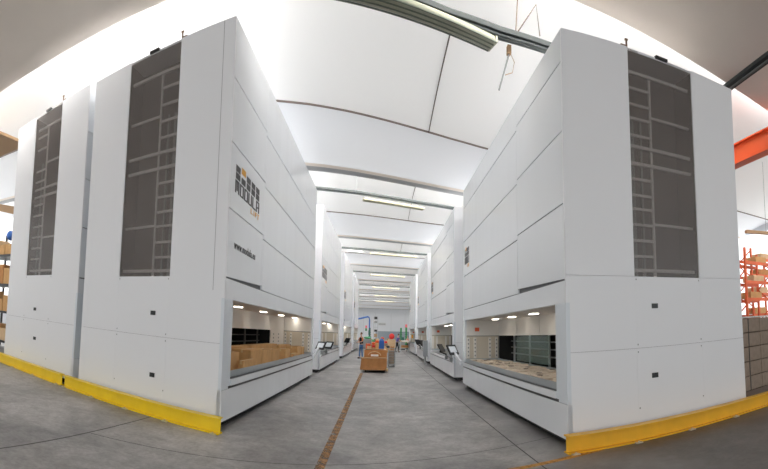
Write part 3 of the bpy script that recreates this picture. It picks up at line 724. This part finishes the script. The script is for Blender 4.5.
def column(label, x, y, z1, m, head=None, dark=None):
    r = empty('machine_column', (x, y, 0), label, 'machine column')
    MB().box(x-.30, x+.30, y-.3, y+.3, 0, .5).build('base', dark or TEALG, r, bevel=.02)
    MB().box(x-.13, x+.13, y-.14, y+.14, .5, z1).build('mast', m, r, bevel=.015)
    mb = MB()
    for k in range(5): mb.box(x-.2, x+.2, y-.18, y-.14, .8+k*(z1-1.1)/5, .86+k*(z1-1.1)/5)
    mb.build('bracket', dark or TEALG, r)
    if head: MB().cyl((x, y, z1), .18, .36).build('beacon', head, r)
column('green machine mast nearer the purple shirted person', 2.91, 60, 2.40, GREEN)
column('green machine mast with a pink beacon on top', 3.70, 60, 2.45, GREEN, PINK)
column('dark green machine mast below the blue arm', -1.85, 60, 2.3, TEALG)
r = empty('extraction_arm', (-1.95, 60.8, 0), 'blue bent extraction pipe arching over the packing area', 'pipe')
MB().tube([(-4.6, 60.8, 3.2), (-3.6, 60.8, 3.35), (-2.75, 60.8, 3.52), (-2.2, 60.8, 3.62), (-2.0, 60.8, 3.55), (-1.93, 60.8, 3.3), (-1.93, 60.8, 2.2), (-1.95, 60.8, .0)], .10, 10).build('pipe', BLUE, r, smooth=True)
MB().tube([(-1.93, 60.8, 2.0), (-1.93, 60.8, 1.5)], .16, 10).build('sleeve', TEALG, r)
r = empty('hanging_sign', (-2.45, 61.5, 2.0), 'small red and green sign plate on a thin post', 'sign')
MB().box(-2.60, -2.32, 61.5, 61.53, 2.28, 2.60).build('red_plate', PINK, r); MB().box(-2.60, -2.32, 61.5, 61.53, 1.95, 2.26).build('green_plate', GREEN, r)
MB().box(-2.48, -2.44, 61.53, 61.57, 0, 2.5).build('post', STEEL, r)
r = empty('wall_sign', (0, 138.85, 4.0), 'small grey sign with two dark lines high on the back wall', 'sign')
MB().box(-1.35, 1.45, 138.8, 138.88, 3.75, 4.65).build('plate', mat('grey sign', (.62, .64, .66), .7), r)
mb = MB()
for k in range(7): mb.box(-1.15+k*.35, -.88+k*.35, 138.77, 138.8, 4.02, 4.38)
mb.build('dark_marks', GREY, r)

# ---------------------------------------------------------------- left shelving
r = empty('storage_rack', (-15.9, 11.5, 0), 'dark steel storage rack with cartons beyond the outermost machine', 'rack')
for x in (-17.6, -14.4):
    for y in (11.0, 12.2): MB().bar((x, y, 0), (x, y, 4.6), .09).build('upright', BLACK, r)
lev = [.35, 1.45, 2.48, 3.60]
for z in lev: MB().box(-17.6, -14.4, 11.0, 12.2, z-.08, z).build('shelf_board', BLACK, r)
n = 0
nm = ['lowest', 'second', 'third', 'top']
for li, z in enumerate(lev):
    x = -17.4; cnt = 0
    while x < -14.9:
        w_ = random.choice((.5, .6, .7)); h_ = random.choice((.45, .6, .75)) if li < 3 else random.choice((.4, .6)); n += 1; cnt += 1
        m = random.choice((CARD, CARD2, CARD3))
        carton('%s carton, %s counted from the outer post, on the %s board of the dark rack' % ({'cardboard': 'tan', 'brown cardboard': 'brown', 'pale cardboard': 'pale'}[m.name], ['first', 'second', 'third', 'fourth', 'fifth', 'sixth'][cnt-1], nm[li]), x, x+w_, 11.1, 11.1+w_, z+.002, z+h_, m, 'cartons in the dark rack')
        x += w_+.06
for k, (x, m, cn) in enumerate(((-15.25, BLACK, 'black'), (-16.05, BLUE, 'dark blue'))):
    tag(MB().ball((x, 11.35, 4.27 + .1*k), (.24, .2, .2), 12, 8).build('goods_bag', m, smooth=True), cn+' bag lying on top of the dark rack cartons', 'bag')
# roof pieces seen at the left edge
tag(MB().bar((-21, 12.3, 6.35), (-15.6, 11.6, 5.3), .18, .30).build('timber_brace', TAN), 'tan brace bar crossing high beyond the outermost machine', 'brace')
tag(MB().hexa([(-19.2, 9.1, 7.35), (-14.2, 9.1, 7.35), (-14.2, 10.6, 7.35), (-19.2, 10.6, 7.35), (-19.2, 9.1, 7.45), (-14.2, 9.1, 7.45), (-14.2, 10.6, 7.45), (-19.2, 10.6, 7.45)]).build('ceiling_board', TAN), 'tan board hung under the roof at the far left', 'board')

# ---------------------------------------------------------------- right side: bundles, racks, girder
names_ = ['bottom layer', 'second layer', 'third layer', 'fourth layer', 'top layer']
tag(MB().box(9.15, 11.3, 7.15, 8.5, .0, .12).build('wooden_pallet', BROWN), 'wooden pallet under the grey brown carton bundles', 'pallet')
for c in range(2):
    for k in range(5):
        r = empty('carton_bundle', (9.7+c*1.05, 7.8, .12+k*.335), 'flat grey brown carton bundle, %s of the %s stack on the pallet' % (names_[k], ('inner', 'outer')[c]), 'carton bundle', 'flat carton bundles on the pallet')
        j_ = random.uniform(-.008, .008)
        MB().box(9.19+c*1.05+j_, 10.22+c*1.05+j_, 7.2+j_, 8.45, .122+k*.335, .122+k*.335+.32).build('sheets', GREYCARD, r, bevel=.012)
        if c == 0: MB().box(9.60+c*1.05, 9.63+c*1.05, 7.19+j_, 7.2+j_, .122+k*.335, .122+k*.335+.32).build('strap', BLACK, r)
tag(MB().box(9.2, 11.25, 7.22, 8.4, 1.80, 1.83).build('cover_sheet', PAPER), 'pale sheet covering the top of the carton bundles', 'sheet')
def rack(label, x0, x1, y0, y1, H_, levels):
    r = empty('pallet_rack', ((x0+x1)/2, (y0+y1)/2, 0), label, 'rack', 'orange pallet racks')
    for x in (x0, x1):
        for y in (y0, y1): MB().bar((x, y, 0), (x, y, H_), .11).build('upright', RACKO, r)
        mb = MB(); n = int(H_/.7)
        for k in range(n): mb.bar((x, y0 if k % 2 else y1, .3+k*.7), (x, y1 if k % 2 else y0, .3+(k+1)*.7 if k+1 < n else H_-.1), .05)
        mb.build('lattice', RACKO, r)
    for z in levels:
        for y in (y0, y1): MB().bar((x0, y, z), (x1, y, z), .07, .13).build('beam', RACKO, r)
    return r
rack('orange pallet rack just beyond the carton bundles', 16.3, 18.9, 12.2, 13.3, 4.7, (.4, 1.6, 2.6, 3.3, 4.1))
rack('orange pallet rack close beside the first one, nearer its left upright', 15.3, 16.1, 12.9, 13.9, 5.0, (.8, 1.9, 2.9, 3.6, 4.5))
rack('orange pallet rack farther behind the first orange rack', 19.6, 22.6, 14.2, 15.3, 5.2, (.6, 2.0, 3.0, 3.9, 4.7))
for k, z in enumerate((1.67, 2.67, 3.37, 4.17)):
    carton('%s carton in the first orange rack, on its %s beams' % (['brown', 'tan', 'pale', 'tan'][k], ['second', 'third', 'fourth', 'top'][k]), 16.6+.3*k, 17.6+.3*k, 12.35, 13.1, z, z+.26, [CARD2, CARD, CARD3, CARD][k], 'cartons in the orange racks')
for k, z in enumerate((2.07, 3.07, 3.97, 4.77)):
    carton('%s carton in the farther orange rack, on its %s beams' % (['tan', 'pale', 'brown', 'tan'][k], ['second', 'third', 'fourth', 'top'][k]), 20.0+.3*k, 21.2+.3*k, 14.35, 15.1, z, z+.3, [CARD, CARD3, CARD2, CARD3][k], 'cartons in the orange racks')
r = empty('crane_rail', (12.6, 8.4, 7), 'orange overhead crane girder beyond the right hand machine', 'girder')
A_, B_ = Vector((12.8, 11.0, 7.0)), Vector((12.45, 7.2, 7.0))
dr = (B_-A_).normalized(); A_ = A_-dr*1.5; B_ = B_+dr*3
MB().bar(A_, B_, .10, .62).build('web', ORANGE, r)
MB().bar(A_+Vector((0, 0, .31)), B_+Vector((0, 0, .31)), .42, .04).build('flange', ORANGE, r)
MB().bar(A_-Vector((0, 0, .31)), B_-Vector((0, 0, .31)), .42, .04).build('flange', ORANGE, r)
r = empty('wall_luminaire', (17.6, 13.5, 5.4), 'small pale lamp bar hanging by the racks under the orange girder', 'lamp')
MB().bar((16.9, 12.5, 5.45), (19.5, 11.6, 5.45), .2, .12).build('lamp_body', TAN, r)
MB().bar((18.2, 12.05, 5.5), (18.2, 12.05, 8.6), .02).build('rod', GREY, r)

# ---------------------------------------------------------------- cable trays and luminaires under the roof
def tray(label, pts, w=.24, h=.10, wires=3, hang=True):
    r = empty('cable_tray', pts[len(pts)//2], label, 'cable tray')
    mb = MB()
    for a_, b_ in zip(pts, pts[1:]): mb.bar(a_, b_, w, .015); 
    mb.build('tray_base', TRAYM, r)
    mb = MB()
    for sgn in (-1, 1):
        for a_, b_ in zip(pts, pts[1:]): mb.bar(Vector(a_)+Vector((0, sgn*w/2, h/2)), Vector(b_)+Vector((0, sgn*w/2, h/2)), .03, h)
    mb.build('tray_side', TRAYM, r)
    for k in range(wires):
        o_ = Vector((0, (k-(wires-1)/2)*w*.3, -.035)); MB().tube([Vector(p)+o_ for p in pts], .022, 6).build('conduit', mat('conduit grey', (.16, .18, .18), .5, .2), r)
    for p in (pts[2:-2:2] if hang else []): MB().bar(p, (p[0], p[1], 8.55), .015).build('hanger', GREY, r)
    return r
tray('dark cable tray with conduits crossing overhead above the nearest luminaire', [(-2.6, 8.0, 7.6), (-1, 8.25, 7.6), (.2, 8.50, 7.6), (1.54, 8.92, 7.6), (2.88, 9.17, 7.6), (4.4, 9.25, 7.6), (7, 9.3, 7.6), (9.7, 9.3, 7.6)], .26, hang=False)
tray('dark cable tray running off beyond the right hand machine top', [(10.05, 9.5, 7.55), (9.85, 8.3, 7.55), (9.66, 7.1, 7.55), (9.4, 5.6, 7.55)], .30, .16)
cs = [22.4, 36.4, 50, 63.6, 77.2, 90.8]
wd = ['first', 'second', 'third', 'fourth', 'fifth', 'farthest']
for k, c in enumerate(cs):
    tray('dark cable tray crossing high over the aisle, %s behind the nearest one' % wd[k], [(x, rib(x, c)-.6*(c < 30), 7.6) for x in (-9, -5, -1.5, 2, 5.5, 9)], .16, .08, 2)
def luminaire(label, a_, b_, w, h, m, fins=True, group='tube luminaires over the aisle'):
    a_, b_ = Vector(a_), Vector(b_); r = empty('hanging_luminaire', (a_+b_)/2, label, 'ceiling lamp', group)
    MB().bar(a_, b_, w, h).build('lamp_cover', m, r, bevel=min(w, h)*.3)
    d = (b_-a_).normalized(); sd = d.cross(Vector((0, 0, 1)))
    if fins:
        mb = MB()
        for q in (-.5, -.17, .17, .5): mb.bar(a_+sd*w*q-Vector((0, 0, h*.52)), b_+sd*w*q-Vector((0, 0, h*.52)), .03, .02)
        mb.build('cover_rib', LUMF, r)
        MB().bar(b_-d*.02, b_+d*.04, w*1.04, h*1.04).build('end_cap', LUMI, r)
    mb = MB(); mb.bar(a_+d*.3, (a_+d*.3)+Vector((0, 0, .15)), .02); mb.bar(b_-d*.3, (b_-d*.3)+Vector((0, 0, .15)), .02); mb.build('bracket', GREY, r)
    return r
luminaire('long ribbed olive grey tube luminaire under the nearest cable tray', (-2.4, 7.62, 7.46), (2.70, 9.27, 7.46), .38, .13, LUMI, group=None)
for k, c in enumerate(cs):
    xm = .6 if k != 1 else 1.0
    f = lambda x: rib(x, c)-.6*(c < 30)-.05
    w_ = 1.75 if k == 0 else 2.2
    luminaire('pale tube luminaire %s beyond the ribbed one, under its cable tray' % wd[k], (xm-w_, f(xm-w_), 7.36), (xm+w_, f(xm+w_), 7.36), .30, .12, FARLUM, fins=False)
luminaire('pale short tube luminaire beside the second one, over the left row', (-3.2, rib(-3.2, 36.2), 7.36), (-1.9, rib(-1.9, 36.2), 7.36), .3, .12, mat('white cover', (.75, .78, .76), .4), fins=False)
# sensor with hanging rod and wire
r = empty('hanging_sensor', (3.2, 9.5, 7.5), 'small sensor box with a thin hanging rod under the cable tray', 'sensor')
MB().rbox((3.2, 9.40, 7.47), (.10, .12, .18)).build('sensor_box', TAN, r)
MB().tube([(3.2, 9.40, 7.38), (3.10, 9.50, 7.05), (2.98, 9.6, 6.68)], .022, 6).build('rod', GREY, r)
MB().tube([(3.24, 9.40, 7.42), (3.36, 9.42, 7.25), (3.32, 9.48, 7.05), (3.12, 9.5, 6.98)], .010, 5).build('wire', TAN, r)
r = empty('tray_bracket', (3.7, 9.1, 7.65), 'thin bent metal bracket standing above the cable tray near the right machine', 'bracket')
MB().tube([(3.30, 9.15, 7.65), (3.33, 9.0, 8.5)], .016, 6).build('rod', BROWN, r)
MB().tube([(3.35, 9.1, 7.72), (3.75, 8.8, 8.2), (3.95, 9.05, 7.72)], .014, 6).build('strut', BROWN, r)

# ---------------------------------------------------------------- light
w = bpy.data.worlds.new('daylight'); SC.world = w; w.use_nodes = True
bg = w.node_tree.nodes['Background']; bg.inputs[0].default_value = (.92, .965, 1, 1); bg.inputs[1].default_value = .85
# ---------------------------------------------------------------- camera: cylindrical panorama
cd = bpy.data.cameras.new('camera'); co = bpy.data.objects.new('camera', cd); COL.objects.link(co); SC.camera = co
cd.type = 'PANO'; cd.panorama_type = 'CENTRAL_CYLINDRICAL'; cd.clip_end = 500
f, k, cy = 393.08, 1.3, 50.41
cd.central_cylindrical_range_u_min = -384/f; cd.central_cylindrical_range_u_max = 384/f
cd.central_cylindrical_range_v_min = (234.5+cy-469)/(f*k); cd.central_cylindrical_range_v_max = (234.5+cy)/(f*k)
cd.central_cylindrical_radius = 1.0
yaw, pitch, roll = .0037, .0947, -.0194
def R3(a): return Matrix(a)
c_, s_ = math.cos(yaw), math.sin(yaw); A = R3(((c_, -s_, 0), (s_, c_, 0), (0, 0, 1)))
c_, s_ = math.cos(pitch), math.sin(pitch); B = R3(((1, 0, 0), (0, c_, s_), (0, -s_, c_)))
c_, s_ = math.cos(roll), math.sin(roll); Cc = R3(((c_, 0, -s_), (0, 1, 0), (s_, 0, c_)))
Rm = Cc @ B @ A           # rows: right, forward, up
right, fwd, up = Rm[0], Rm[1], Rm[2]
M3 = Matrix((right, up, -fwd)).transposed()
co.matrix_world = Matrix.Translation((0, 0, 1.7)) @ M3.to_4x4()

SC.view_settings.view_transform = 'Standard'; SC.view_settings.look = 'None'; SC.view_settings.gamma = 1; SC.view_settings.exposure = 1.15
SC.cycles.use_denoising = True
SC.cycles.max_bounces = 10; SC.cycles.diffuse_bounces = 6; SC.cycles.transparent_max_bounces = 12
